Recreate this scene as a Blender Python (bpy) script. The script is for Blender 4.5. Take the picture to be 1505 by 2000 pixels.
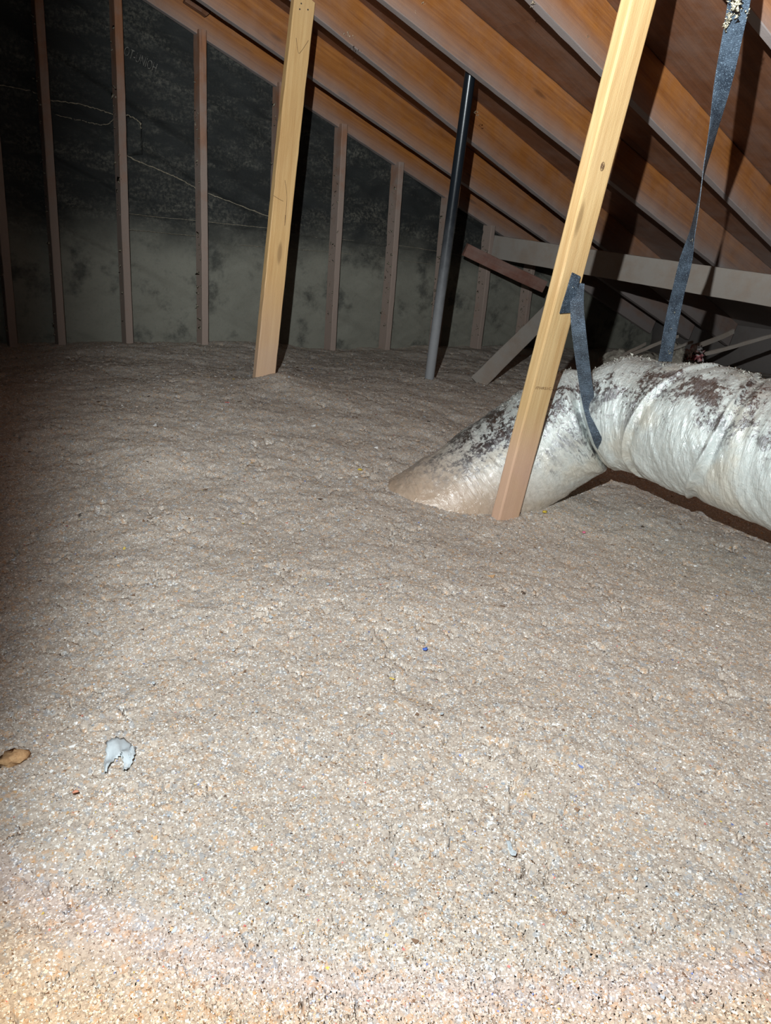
import bpy, math, random
import numpy as np
from mathutils import Vector, Matrix
random.seed(7); RNG = np.random.default_rng(11)
for o in list(bpy.data.objects): bpy.data.objects.remove(o)
S = bpy.context.scene; C = S.collection

# ------------------------------------------------------------------ camera
FPX = 1446.0; CX, CY = 752.5, 1000.0; CAMH = 0.60
def nrm(v): v = np.array(v, float); return v/np.linalg.norm(v)
_d = nrm((-332, 4080, FPX)); _r = nrm((1728, 450, FPX))
_X = nrm(_r-_r.dot(_d)*_d); _Z = -_d; _Y = np.cross(_Z, _X)
R = np.array([_X, _Y, _Z])                 # rows: world axes in camera axes (x right, y down, z forward)
CAM = np.array([0, 0, CAMH])
cam = bpy.data.objects.new('camera', bpy.data.cameras.new('camera')); C.objects.link(cam)
M3 = np.column_stack([R[:, 0], -R[:, 1], -R[:, 2]])
M = Matrix(M3.tolist()).to_4x4(); M.translation = Vector(CAM); cam.matrix_world = M
cam.data.sensor_fit = 'VERTICAL'; cam.data.sensor_height = 36; cam.data.lens = FPX/2000*36
cam.data.clip_start = .01; S.camera = cam
def camvec(x, y, z): return R@np.array([x, y, z], float)

# ------------------------------------------------------------------ world, lamp, exposure
W = bpy.data.worlds.new('attic_dark'); S.world = W; W.use_nodes = True
W.node_tree.nodes['Background'].inputs[0].default_value = (.0045, .0022, .0022, 1)
W.node_tree.nodes['Background'].inputs[1].default_value = 1
LAMP_POWER = 215
ld = bpy.data.lights.new('headlamp', 'SPOT'); lo = bpy.data.objects.new('headlamp', ld); C.objects.link(lo)
ML = Matrix(M3.tolist()).to_4x4(); ML.translation = Vector(CAM+camvec(-.125, -.29, -.06)); lo.matrix_world = ML
ld.energy = LAMP_POWER; ld.spot_size = math.radians(165); ld.spot_blend = .15; ld.shadow_soft_size = .008
ld.use_nodes = True
def beam(nt):
    N = nt.nodes; L = nt.links; N.clear()
    out = N.new('ShaderNodeOutputLight'); em = N.new('ShaderNodeEmission'); tc = N.new('ShaderNodeTexCoord')
    sp = N.new('ShaderNodeSeparateXYZ'); L.new(tc.outputs['Normal'], sp.inputs[0])
    def m(op, a, b=None, cl=False):
        n = N.new('ShaderNodeMath'); n.operation = op; n.use_clamp = cl
        for i, v in enumerate((a, b)):
            if v is None: continue
            if isinstance(v, (int, float)): n.inputs[i].default_value = v
            else: L.new(v, n.inputs[i])
        return n.outputs[0]
    az = m('MAXIMUM', m('ABSOLUTE', sp.outputs[2]), .02)
    u = m('DIVIDE', sp.outputs[0], az); v = m('DIVIDE', sp.outputs[1], az)
    # hot centre aimed at the far wall, weaker spill towards the ground
    du = m('SUBTRACT', u, .25); dv = m('SUBTRACT', v, .26)
    r2 = m('ADD', m('MULTIPLY', m('MULTIPLY', du, du), 1.1), m('MULTIPLY', dv, dv))
    prof = N.new('ShaderNodeValToRGB'); pe = prof.color_ramp.elements; prof.color_ramp.interpolation = 'EASE'
    pv = ((-1.15, .45), (-.95, .50), (-.75, .48), (-.5, .62), (-.25, .90), (0, 1.28), (.3, 1.95), (.75, 2.3))
    pe[0].position = 0; pe[1].position = 1
    for k_, (a_, b_) in enumerate(pv):
        q = (a_+1.2)/2.4; w = b_/3
        k = pe[0] if k_ == 0 else prof.color_ramp.elements.new(q)
        k.position = q; k.color = (w, w, w, 1)
    prof.color_ramp.elements[-1].color = (.9, .9, .9, 1)
    L.new(m('DIVIDE', m('ADD', v, 1.2), 2.4, True), prof.inputs[0])
    wing = m('ADD', 1.0, m('MULTIPLY', m('MULTIPLY', m('MINIMUM', m('MAXIMUM', m('SUBTRACT', u, .17), 0.0), .4), m('MINIMUM', m('MAXIMUM', m('SUBTRACT', v, .1), 0.0), .6)), 6.0))
    wing = m('ADD', wing, m('MULTIPLY', m('MINIMUM', m('MAXIMUM', u, 0.0), .6), m('MINIMUM', m('MAXIMUM', m('MULTIPLY', v, -1.0), 0.0), .5)))
    core = m('MULTIPLY', m('MULTIPLY', m('MULTIPLY', prof.outputs[0], 3.0), wing), m('POWER', m('ADD', 1.0, m('MULTIPLY', m('MULTIPLY', u, u), .2)), -1.0))
    r = m('SQRT', r2)
    # beam profile shaped to fade out on the left and at the rim
    cut = N.new('ShaderNodeMapRange'); cut.interpolation_type = 'SMOOTHSTEP'
    cut.inputs['From Min'].default_value = -.47; cut.inputs['From Max'].default_value = -.20
    cut.inputs['To Min'].default_value = .035
    L.new(m('ADD', m('SUBTRACT', u, m('MULTIPLY', m('MAXIMUM', v, 0.0), .05)), m('MULTIPLY', m('MAXIMUM', m('SUBTRACT', -.3, v), 0.0), .11)), cut.inputs['Value'])
    rim = N.new('ShaderNodeMapRange'); rim.interpolation_type = 'SMOOTHSTEP'; rim.inputs['From Min'].default_value = 1.32
    rim.inputs['From Max'].default_value = 1.85; rim.inputs['To Min'].default_value = 1.0; rim.inputs['To Max'].default_value = .05
    L.new(r, rim.inputs['Value'])
    L.new(m('MULTIPLY', m('MULTIPLY', core, cut.outputs[0]), rim.outputs[0]), em.inputs['Strength'])
    ramp = N.new('ShaderNodeValToRGB'); e = ramp.color_ramp.elements
    e[0].position = 0; e[0].color = (.93, 1.0, 1.02, 1); e[1].position = 1; e[1].color = (1, .72, .42, 1)
    for p, c in ((.57, (.93, 1.0, 1.02, 1)), (.60, (.98, .98, 1.03, 1)), (.635, (1, .94, .83, 1)), (.69, (1, .86, .66, 1))):
        k = ramp.color_ramp.elements.new(p); k.color = c
    L.new(m('DIVIDE', r, 2.0, True), ramp.inputs[0]); L.new(ramp.outputs[0], em.inputs['Color'])
    L.new(em.outputs[0], out.inputs[0])
beam(ld.node_tree)
vs = S.view_settings; S.display_settings.display_device = 'sRGB'
vs.view_transform = 'Standard'; vs.look = 'None'; vs.gamma = 1; vs.exposure = 0; vs.use_curve_mapping = False

# ------------------------------------------------------------------ geometry helpers
def ray(px, py): return R@np.array([(px-CX)/FPX, (py-CY)/FPX, 1.0])
def P(px, py, X=None, Y=None, Z=None, z=None):      # pixel -> world point on a plane
    w = ray(px, py)
    if X is not None: return CAM+w*(X/w[0])
    if Y is not None: return CAM+w*(Y/w[1])
    if Z is not None: return CAM+w*((Z-CAMH)/w[2])
    return CAM+w*z
D = 1.51; SL = .357                                  # underside of the rafters: Z = CAMH + D - SL*X
def roofz(x, d=0): return CAMH+D+d-SL*x
def Proof(px, py, d=0):
    w = ray(px, py); return CAM+w*((D+d)/(w[2]+SL*w[0]))
_T = [RNG.random((256, 256)) for _ in range(12)]
def vn(x, y, s=0):
    t = _T[s % 12]; xi = np.floor(x).astype(np.int64); yi = np.floor(y).astype(np.int64)
    fx = x-xi; fy = y-yi; fx = fx*fx*fx*(fx*(fx*6-15)+10); fy = fy*fy*fy*(fy*(fy*6-15)+10)
    a = t[xi & 255, yi & 255]; b = t[(xi+1) & 255, yi & 255]; c = t[xi & 255, (yi+1) & 255]; d = t[(xi+1) & 255, (yi+1) & 255]
    return (a+(b-a)*fx)*(1-fy)+(c+(d-c)*fx)*fy
def fbm(x, y, o=4, s=0):
    r = 0; a = .5; t = 0
    for k in range(o):
        ca, sa = math.cos(.6*k), math.sin(.6*k)
        r = r+a*vn((x*ca-y*sa)*2**k+17*k, (x*sa+y*ca)*2**k+31*k, s+k); t += a; a *= .5
    return r/t
def mesh(name, V, F, mat, smooth=False):
    me = bpy.data.meshes.new(name); V = np.asarray(V, np.float32)
    F = np.asarray(F, np.int32) if not isinstance(F, list) or len(set(map(len, F))) == 1 else F
    if isinstance(F, np.ndarray):
        n, k = F.shape; me.vertices.add(len(V)); me.vertices.foreach_set('co', V.ravel())
        me.loops.add(n*k); me.loops.foreach_set('vertex_index', F.ravel())
        me.polygons.add(n); me.polygons.foreach_set('loop_start', np.arange(0, n*k, k, dtype=np.int32))
        me.update(calc_edges=True)
    else: me.from_pydata(V.tolist(), [], F); me.update()
    if smooth: me.polygons.foreach_set('use_smooth', np.ones(len(me.polygons), bool))
    if mat: me.materials.append(mat)
    return me
def ob(name, me, parent=None, mw=None, label=None, cat=None, group=None, kind=None):
    o = bpy.data.objects.new(name, me); C.objects.link(o)
    if parent: o.parent = parent
    if mw is not None: o.matrix_world = mw if parent is None else mw
    if label: o['label'] = label
    if cat: o['category'] = cat
    if group: o['group'] = group
    if kind: o['kind'] = kind
    return o
def grid_faces(n, m, wrap=False):                    # n rows, m columns
    i = np.arange(n-1)[:, None]*m; j = np.arange(m if wrap else m-1)[None]
    j2 = (j+1) % m
    return np.stack([i+j, i+j2, i+m+j2, i+m+j], -1).reshape(-1, 4)
def frame(p0, p1, wdir):
    x = nrm(np.array(p1)-p0); w = np.array(wdir, float); y = nrm(w-w.dot(x)*x); z = np.cross(x, y)
    m = Matrix(np.column_stack([x, y, z]).tolist()).to_4x4(); m.translation = Vector(p0); return m
def board_mesh(name, L, w, t, mat, r=.004, wob=.0015, cut0=0, cut1=0, seed=0, nseg=None):
    """rounded plank along local +x, w along y, t along z; cut = slope of the end cuts along y"""
    pr = []
    for cx, cy, a0 in ((w/2-r, t/2-r, 0), (-w/2+r, t/2-r, 90), (-w/2+r, -t/2+r, 180), (w/2-r, -t/2+r, 270)):
        for a in (0, 45, 90): q = math.radians(a0+a); pr.append((cx+r*math.cos(q), cy+r*math.sin(q)))
    pr = np.array(pr); k = len(pr); n = nseg or max(3, int(L/.05)); xs = np.linspace(0, L, n+1)
    rr = np.random.default_rng(seed); V = []
    bow = rr.normal(0, wob, 4)
    for x in xs:
        f = x/L; jit = rr.normal(0, wob*.22, (k, 2))
        dy = bow[0]*math.sin(math.pi*f)*2+bow[1]*math.sin(3*math.pi*f); dz = bow[2]*math.sin(math.pi*f)*2+bow[3]*math.sin(2*math.pi*f)
        xx = x+(cut0*pr[:, 0] if x == xs[0] else cut1*pr[:, 0] if x == xs[-1] else 0*pr[:, 0])
        V.append(np.column_stack([xx, pr[:, 0]+dy+jit[:, 0], pr[:, 1]+dz+jit[:, 1]]))
    V = np.concatenate(V); F = grid_faces(n+1, k, True).tolist()
    F = [f[::-1] for f in F] if False else F
    F.append(list(range(k))[::-1]); F.append(list(range(n*k, n*k+k)))
    return mesh(name, V, [list(f) for f in F], mat)
def board(name, p0, p1, wdir, w, t, mat, label=None, cat=None, group=None, parent=None, **k):
    L = float(np.linalg.norm(np.array(p1)-p0)); me = board_mesh(name, L, w, t, mat, **k)
    return ob(name, me, parent, frame(np.array(p0), np.array(p1), wdir), label, cat, group)
def tube_mesh(name, pts, rad, mat, k=8, smooth=True):
    pts = np.array(pts, float); n = len(pts); rad = np.broadcast_to(rad, (n,))
    T = np.gradient(pts, axis=0); T /= np.linalg.norm(T, axis=1)[:, None]
    up = np.array([.13, .2, 1.0]) if abs(T[0][2]) < .9 else np.array([1.0, .2, .1]); V = []
    for p, t, r in zip(pts, T, rad):
        a = nrm(np.cross(t, up)); b = np.cross(t, a); up = nrm(np.cross(a, t)) if False else up
        th = np.arange(k)*2*math.pi/k; V.append(p+r*(np.cos(th)[:, None]*a+np.sin(th)[:, None]*b))
    F = [list(f) for f in grid_faces(n, k, True)]; F.append(list(range(k))[::-1]); F.append(list(range((n-1)*k, n*k)))
    return mesh(name, np.concatenate(V), F, mat, smooth)
def ribbon_mesh(name, pts, wd, hw, th, mat, rib=0):
    """woven strap: centre points, width directions, half width, thickness"""
    pts = np.array(pts); wd = np.array(wd); n = len(pts)
    T = np.gradient(pts, axis=0); T /= np.linalg.norm(T, axis=1)[:, None]
    wd = wd-(wd*T).sum(1)[:, None]*T; wd /= np.linalg.norm(wd, axis=1)[:, None]; N = np.cross(T, wd)
    hw = np.broadcast_to(hw, (n,)); cs = np.array([(-1, -.5), (-.5, -.5), (0, -.5), (.5, -.5), (1, -.5), (1, .5), (.5, .5), (0, .5), (-.5, .5), (-1, .5)])
    sc = 1+rib*((np.arange(n) % 2)*2-1)
    V = pts[:, None]+cs[None, :, :1]*wd[:, None]*hw[:, None, None]+cs[None, :, 1:]*N[:, None]*(th*sc)[:, None, None]
    F = [list(f) for f in grid_faces(n, 10, True)]; F.append(list(range(10))[::-1]); F.append(list(range((n-1)*10, n*10)))
    return mesh(name, V.reshape(-1, 3), F, mat)
def spline(K, n):                                    # Catmull-Rom through rows of K
    K = np.array(K, float); m = len(K); t = np.linspace(0, m-1.0001, n); i = t.astype(int); f = (t-i)[:, None]
    g = lambda j: K[np.clip(j, 0, m-1)]
    a, b, c, d = g(i-1), g(i), g(i+1), g(i+2)
    return .5*((2*b)+(-a+c)*f+(2*a-5*b+4*c-d)*f*f+(-a+3*b-3*c+d)*f**3)
def lump_mesh(name, r, mat, seed=0, sc=(1, 1, 1), amp=.35, n=10):
    rr = np.random.default_rng(seed); V = []
    for i in range(n+1):
        ph = math.pi*i/n
        for j in range(n+2):
            a = 2*math.pi*j/(n+2); q = r*(1+amp*(rr.random()-.5)*2) if 0 < i < n else r
            V.append((q*math.sin(ph)*math.cos(a)*sc[0], q*math.sin(ph)*math.sin(a)*sc[1], q*math.cos(ph)*sc[2]))
    return mesh(name, V, grid_faces(n+1, n+2, True)[:, ::-1], mat)

# ------------------------------------------------------------------ material helpers
class NT:
    def __init__(s, name):
        s.m = bpy.data.materials.new(name); s.m.use_nodes = True; s.t = s.m.node_tree; s.N = s.t.nodes; s.L = s.t.links
        s.b = s.N['Principled BSDF']
    def n(s, ty, **k):
        x = s.N.new(ty)
        for a, v in k.items():
            if a in x.inputs: s.set(x.inputs[a], v)
            else: setattr(x, a, v)
        return x
    def set(s, i, v):
        if isinstance(v, bpy.types.NodeSocket): s.L.new(v, i)
        else: i.default_value = v
    def math(s, op, a, b=0.0, c=None, clamp=False):
        x = s.N.new('ShaderNodeMath'); x.operation = op; x.use_clamp = clamp
        s.set(x.inputs[0], a); s.set(x.inputs[1], b)
        if c is not None: s.set(x.inputs[2], c)
        return x.outputs[0]
    def noise(s, vec, scale, detail=4, rough=.5, dist=0.0):
        x = s.N.new('ShaderNodeTexNoise'); s.L.new(vec, x.inputs['Vector'])
        x.inputs['Scale'].default_value = scale; x.inputs['Detail'].default_value = detail
        x.inputs['Roughness'].default_value = rough; x.inputs['Distortion'].default_value = dist; return x.outputs['Fac']
    def vec(s, kind='obj', scale=(1, 1, 1), rot=(0, 0, 0), rnd=False):
        if kind == 'pos': v = s.n('ShaderNodeNewGeometry').outputs['Position']
        else: v = s.n('ShaderNodeTexCoord').outputs['Object']
        mp = s.N.new('ShaderNodeMapping'); mp.inputs['Scale'].default_value = scale; mp.inputs['Rotation'].default_value = rot
        s.L.new(v, mp.inputs['Vector'])
        if rnd:
            oi = s.n('ShaderNodeObjectInfo'); c = s.n('ShaderNodeCombineXYZ'); k = s.math('MULTIPLY', oi.outputs['Random'], 37.0)
            for i in range(3): s.L.new(k, c.inputs[i])
            s.L.new(c.outputs[0], mp.inputs['Location'])
        return mp.outputs[0]
    def mix(s, f, a, b):
        x = s.N.new('ShaderNodeMix'); x.data_type = 'RGBA'; s.set(x.inputs[0], f)
        for i, v in ((6, a), (7, b)):
            if isinstance(v, tuple): x.inputs[i].default_value = (*v, 1)
            else: s.L.new(v, x.inputs[i])
        return x.outputs[2]
    def rng(s, v, a, b, c=0.0, d=1.0, smooth=True):
        x = s.N.new('ShaderNodeMapRange'); s.set(x.inputs[0], v)
        if smooth: x.interpolation_type = 'SMOOTHSTEP'
        for i, q in zip((1, 2, 3, 4), (a, b, c, d)): x.inputs[i].default_value = q
        return x.outputs[0]
    def bump(s, h, dist, strength=1.0, prev=None):
        x = s.N.new('ShaderNodeBump'); x.inputs['Distance'].default_value = dist; x.inputs['Strength'].default_value = strength
        s.L.new(h, x.inputs['Height'])
        if prev: s.L.new(prev, x.inputs['Normal'])
        return x.outputs[0]
    def fin(s, col, rough=.8, nrm=None, spec=.3, metal=0.0):
        if isinstance(col, tuple): s.b.inputs['Base Color'].default_value = (*col, 1)
        else: s.L.new(col, s.b.inputs['Base Color'])
        s.set(s.b.inputs['Roughness'], rough); s.set(s.b.inputs['Metallic'], metal); s.b.inputs['Specular IOR Level'].default_value = spec
        if nrm: s.L.new(nrm, s.b.inputs['Normal'])
        return s.m
def lin(r, g, b): return tuple(((c/255)/12.92 if c/255 < .04045 else ((c/255+.055)/1.055)**2.4) for c in (r, g, b))
DUST = lin(150, 134, 122)
def wood(name, light, dark, dust=(.0, .0), dz=None, grain=1.0, under=0.0, dustcol=DUST, rough=.6, spec=.35, knots=True, wav=.03, edge=0.0, ew=.1):
    t = NT(name)
    v = t.vec('obj', (1.2*grain, 14*grain, 14*grain), rnd=True); g = t.noise(v, 1.6, 5, .6, .9)
    vf = t.vec('obj', (6, 160, 160), rnd=True); gf = t.noise(vf, 1.0, 3, .6)
    w = t.N.new('ShaderNodeTexWave'); w.wave_type = 'BANDS'; w.bands_direction = 'Y'; t.L.new(t.vec('obj', (.5, 9, 14), rnd=True), w.inputs['Vector'])
    w.inputs['Scale'].default_value = 2.2; w.inputs['Distortion'].default_value = 7; w.inputs['Detail'].default_value = 2; w.inputs['Detail Scale'].default_value = .6
    g2 = t.noise(t.vec('obj', (1.5*grain, 55*grain, 55*grain), rnd=True), 1.0, 4, .6, .35)
    f = t.math('ADD', t.math('MULTIPLY', g, .45), t.math('ADD', t.math('MULTIPLY', w.outputs['Fac'], wav), t.math('ADD', t.math('MULTIPLY', g2, .35), t.math('MULTIPLY', gf, .25))))
    col = t.mix(t.rng(f, .40, .72, smooth=False), light, dark)
    if knots:
        vo = t.N.new('ShaderNodeTexVoronoi'); t.L.new(t.vec('obj', (2.1, 9, 9), rnd=True), vo.inputs['Vector']); vo.inputs['Scale'].default_value = 1.0
        kn = t.rng(vo.outputs['Distance'], .06, .13, 1, 0)
        col = t.mix(t.math('MULTIPLY', kn, .6), col, tuple(c*.45 for c in dark))
    # settled dust: more lower down and on the undersides
    pos = t.n('ShaderNodeNewGeometry'); sp = t.n('ShaderNodeSeparateXYZ'); t.L.new(pos.outputs['Position'], sp.inputs[0])
    nz = t.n('ShaderNodeSeparateXYZ'); t.L.new(pos.outputs['Normal'], nz.inputs[0])
    dn = t.noise(t.vec('pos'), 7, 6, .65)
    dm = t.rng(dn, .35, .7, dust[0], dust[1])
    if dz: dm = t.math('ADD', dm, t.rng(sp.outputs[2], dz[0], dz[1], dz[2], 0.0))
    if edge:
        oy = t.n('ShaderNodeSeparateXYZ'); t.L.new(t.n('ShaderNodeTexCoord').outputs['Object'], oy.inputs[0])
        dm = t.math('ADD', dm, t.rng(t.math('ADD', oy.outputs[1], t.math('MULTIPLY', dn, .05)), -.075, -.075+ew, edge, 0.0))
    if under: dm = t.math('ADD', dm, t.rng(nz.outputs[2], -.9, -.5, under, 0.0))
    dm = t.math('MULTIPLY', dm, t.rng(dn, .1, .6, .75, 1.1), clamp=True)
    col = t.mix(dm, col, dustcol)
    fine = t.noise(t.vec('pos'), 260, 3, .7)
    n1 = t.bump(gf, .0012, .5); n2 = t.bump(fine, .002, .35, n1)
    return t.fin(col, t.math('MAXIMUM', rough, t.math('MULTIPLY', dm, .95)), n2, spec)
M_rafter = wood('rafter_wood', lin(168, 108, 52), lin(118, 66, 26), (.0, .15), (.25, 1.15, .7), under=.85, edge=.5, dustcol=lin(146, 134, 130))
M_deck = wood('roof_deck_plywood', lin(122, 80, 54), lin(84, 52, 36), (.0, .14), (.32, 1.0, .95), grain=.6, dustcol=lin(146, 138, 134), knots=False)
M_stud = wood('dusty_stud_wood', lin(168, 110, 70), lin(110, 64, 38), (.15, .6), (.5, 1.55, .8), dustcol=lin(150, 132, 122))
M_post = wood('new_post_wood', lin(216, 178, 124), lin(188, 144, 92), (0, .06), (.0, .55, .72), dustcol=lin(190, 160, 138), rough=.5)
M_post2 = wood('fresh_post_wood', lin(208, 178, 130), lin(176, 138, 90), (0, .05), (-.02, .22, .8), dustcol=lin(196, 160, 138), rough=.5)
M_grey = wood('dust_coated_wood', lin(150, 120, 92), lin(116, 88, 66), (.75, 1.0), None, dustcol=lin(150, 142, 134))
M_redwood = wood('reddish_scrap_wood', lin(124, 76, 60), lin(90, 52, 42), (.1, .4), None, dustcol=lin(150, 136, 128))

def m_paper():
    t = NT('black_felt_paper'); pos = t.vec('pos'); sp = t.n('ShaderNodeSeparateXYZ'); t.L.new(t.n('ShaderNodeNewGeometry').outputs['Position'], sp.inputs[0])
    a = t.noise(t.vec('pos', (1.0, 1, 2.6), (0, -.55, 0)), 2.4, 9, .68, .4); b = t.noise(pos, 60, 6, .75)
    c = t.noise(t.vec('pos', (1, 1, 4.2), (0, -.45, 0)), 5, 6, .7, .6)
    m1 = t.math('MULTIPLY', t.rng(t.math('ADD', t.math('MULTIPLY', a, .6), t.math('MULTIPLY', c, .4)), .44, .66), t.rng(b, .40, .66))
    edge = t.math('ADD', sp.outputs[2], t.math('MULTIPLY', t.math('SUBTRACT', t.noise(pos, 3.0, 5, .6), .5), .30))
    low = t.rng(edge, .42, .74, 1.0, 0.0)
    blot = t.rng(t.noise(pos, 4.5, 6, .65), .50, .68, 1.0, .25)
    lowm = t.math('MULTIPLY', low, t.math('MULTIPLY', blot, t.rng(b, .2, .5, .75, 1.0)))
    base = t.mix(t.noise(pos, 9, 3), lin(26, 28, 28), lin(42, 44, 43))
    col = t.mix(t.math('MULTIPLY', m1, .55), base, lin(132, 128, 116))
    col = t.mix(t.math('MULTIPLY', lowm, .92), col, lin(128, 126, 115))
    return t.fin(col, .75, t.bump(b, .004, .5, t.bump(c, .012, .35)), .35)
M_paper = m_paper()
def simple(name, col, rough=.85, col2=None, sc=60, bump=.002, spec=.3, metal=0.0):
    t = NT(name); n = t.noise(t.vec('pos'), sc, 5, .7)
    c = t.mix(t.rng(n, .35, .65), col, col2 or tuple(x*.7 for x in col))
    return t.fin(c, rough, t.bump(n, bump, .6), spec, metal)
M_dust = simple('fluffy_dust', lin(158, 148, 130), .95, lin(112, 104, 90), 120, .004)
M_cream = simple('cream_insulation_clump', lin(194, 188, 168), .95, lin(160, 152, 130), 240, .003)
M_dust2 = simple('pale_dust_crumbs', lin(188, 186, 176), .95, lin(150, 146, 136), 160, .002)
M_white = simple('white_plastic_scrap', lin(196, 204, 208), .5, lin(178, 186, 190), 30, .0008)
M_tan = simple('tan_clump', lin(208, 168, 124), .95, lin(184, 142, 102), 200, .002)
M_yellow = simple('yellow_paper', lin(220, 190, 70), .8); M_pink = simple('pink_paper', lin(225, 120, 150), .8)
M_blue = simple('blue_paper', lin(80, 110, 190), .8); M_orange = simple('orange_paper', lin(232, 160, 130), .8)
M_nail = simple('nail_steel', lin(190, 190, 185), .3, lin(140, 140, 138), 60, .0002, .5, .9)
M_ink = simple('faint_ink', lin(120, 88, 58), .8, lin(104, 76, 50)); M_pencil = simple('pencil_line', lin(110, 84, 62), .8)
M_print = simple('faded_print', lin(120, 118, 112), .8, lin(62, 62, 60), 60)
def m_strap():
    t = NT('black_webbing'); w = t.N.new('ShaderNodeTexWave'); t.L.new(t.vec('pos'), w.inputs['Vector']); w.bands_direction = 'Z'
    w.inputs['Scale'].default_value = 95; w.inputs['Distortion'].default_value = .6; n = t.noise(t.vec('pos'), 420, 3, .7)
    d = t.noise(t.vec('pos'), 22, 5, .7)
    c = t.mix(t.rng(d, .35, .75, .1, .75), lin(26, 36, 48), lin(88, 104, 120))
    c = t.mix(t.math('MULTIPLY', t.rng(n, .55, .66), .7), c, lin(150, 172, 190))
    return t.fin(c, .42, t.bump(n, .0012, .5, t.bump(w.outputs['Fac'], .0016, .8)), .8)
M_strap = m_strap()
def m_pipe():
    t = NT('black_plastic_pipe'); sp = t.n('ShaderNodeSeparateXYZ'); t.L.new(t.n('ShaderNodeNewGeometry').outputs['Position'], sp.inputs[0])
    n = t.noise(t.vec('pos'), 30, 6, .7)
    z = t.math('ADD', sp.outputs[2], t.math('MULTIPLY', t.math('SUBTRACT', n, .5), .25))
    m = t.rng(z, .05, .85, .85, .0)
    c = t.mix(m, lin(22, 28, 34), lin(140, 140, 142))
    return t.fin(c, t.rng(m, 0, 1, .28, .8, False), t.bump(n, .001, .3), .5)
M_pipe = m_pipe()
def m_foil():
    t = NT('dusty_foil_jacket'); pos = t.vec('pos'); g = t.n('ShaderNodeNewGeometry')
    sp = t.n('ShaderNodeSeparateXYZ'); t.L.new(g.outputs['Position'], sp.inputs[0]); nz = t.n('ShaderNodeSeparateXYZ'); t.L.new(g.outputs['Normal'], nz.inputs[0])
    a = t.noise(pos, 9, 7, .7, .5); b = t.noise(pos, 85, 6, .75); cr = t.noise(t.vec('obj', (1, 1, 1)), 38, 5, .7, 1.2)
    patch = t.rng(t.math('ADD', t.math('MULTIPLY', a, .58), t.math('MULTIPLY', b, .42)), .475, .545, 0, 1)
    # exposed foil: patchy, mostly on the upper half; low down dust and haze cover it
    up = t.rng(nz.outputs[2], -.25, .45, .08, 1.0)
    ex = t.math('MULTIPLY', t.math('MULTIPLY', patch, up), t.rng(sp.outputs[2], -.14, .04), clamp=True)
    top = t.rng(nz.outputs[2], .80, .98, 1, .3); ex = t.math('MULTIPLY', ex, top)
    A = lambda n_: t.n('ShaderNodeAttribute', attribute_name=n_).outputs['Fac']
    cv = t.n('ShaderNodeCombineXYZ'); t.L.new(t.math('MULTIPLY', A('duct_s'), 1.0), cv.inputs[0]); t.L.new(t.math('MULTIPLY', A('duct_c'), .035), cv.inputs[1]); t.L.new(t.math('MULTIPLY', A('duct_n'), .035), cv.inputs[2])
    st = t.noise(cv.outputs[0], 75, 6, .65, .6); st2 = t.noise(cv.outputs[0], 16, 4, .6, .8)
    film = t.mix(t.rng(b, .3, .7), lin(204, 214, 212), lin(228, 234, 230))
    film = t.mix(t.rng(t.noise(pos, 5, 5, .6), .5, .68, 0, .5), film, lin(214, 202, 178))
    dirt = t.math('MULTIPLY', t.rng(t.math('ADD', sp.outputs[2], t.math('MULTIPLY', a, .12)), -.10, .26, 1.0, 0.0), t.rng(A('duct_s'), -.60, -.12, 1.0, .3))
    film = t.mix(dirt, film, lin(180, 156, 134))
    col = t.mix(ex, film, t.mix(b, lin(96, 94, 98), lin(176, 178, 182)))
    sheen = t.math('MULTIPLY', t.rng(st2, .38, .58, .1, .85), t.rng(sp.outputs[2], -.05, .14, .0, 1.0))
    metal = t.math('MAXIMUM', t.math('MULTIPLY', ex, .95), t.math('MULTIPLY', sheen, .5))
    rough = t.math('SUBTRACT', .50, t.math('ADD', t.math('MULTIPLY', ex, .14), t.math('MULTIPLY', sheen, .16)))
    bp = t.bump(cr, .007, .5); cb = t.bump(st, .0045, .7, bp); bp = t.bump(st, .008, .7, bp); bp = t.bump(b, .0022, .5, bp)
    t.b.inputs['Coat Weight'].default_value = 1.0; t.b.inputs['Coat Roughness'].default_value = .15; t.b.inputs['Coat IOR'].default_value = 1.8
    t.L.new(cb, t.b.inputs['Coat Normal'])
    return t.fin(col, rough, bp, .5, metal)
M_foil = m_foil()
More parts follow.
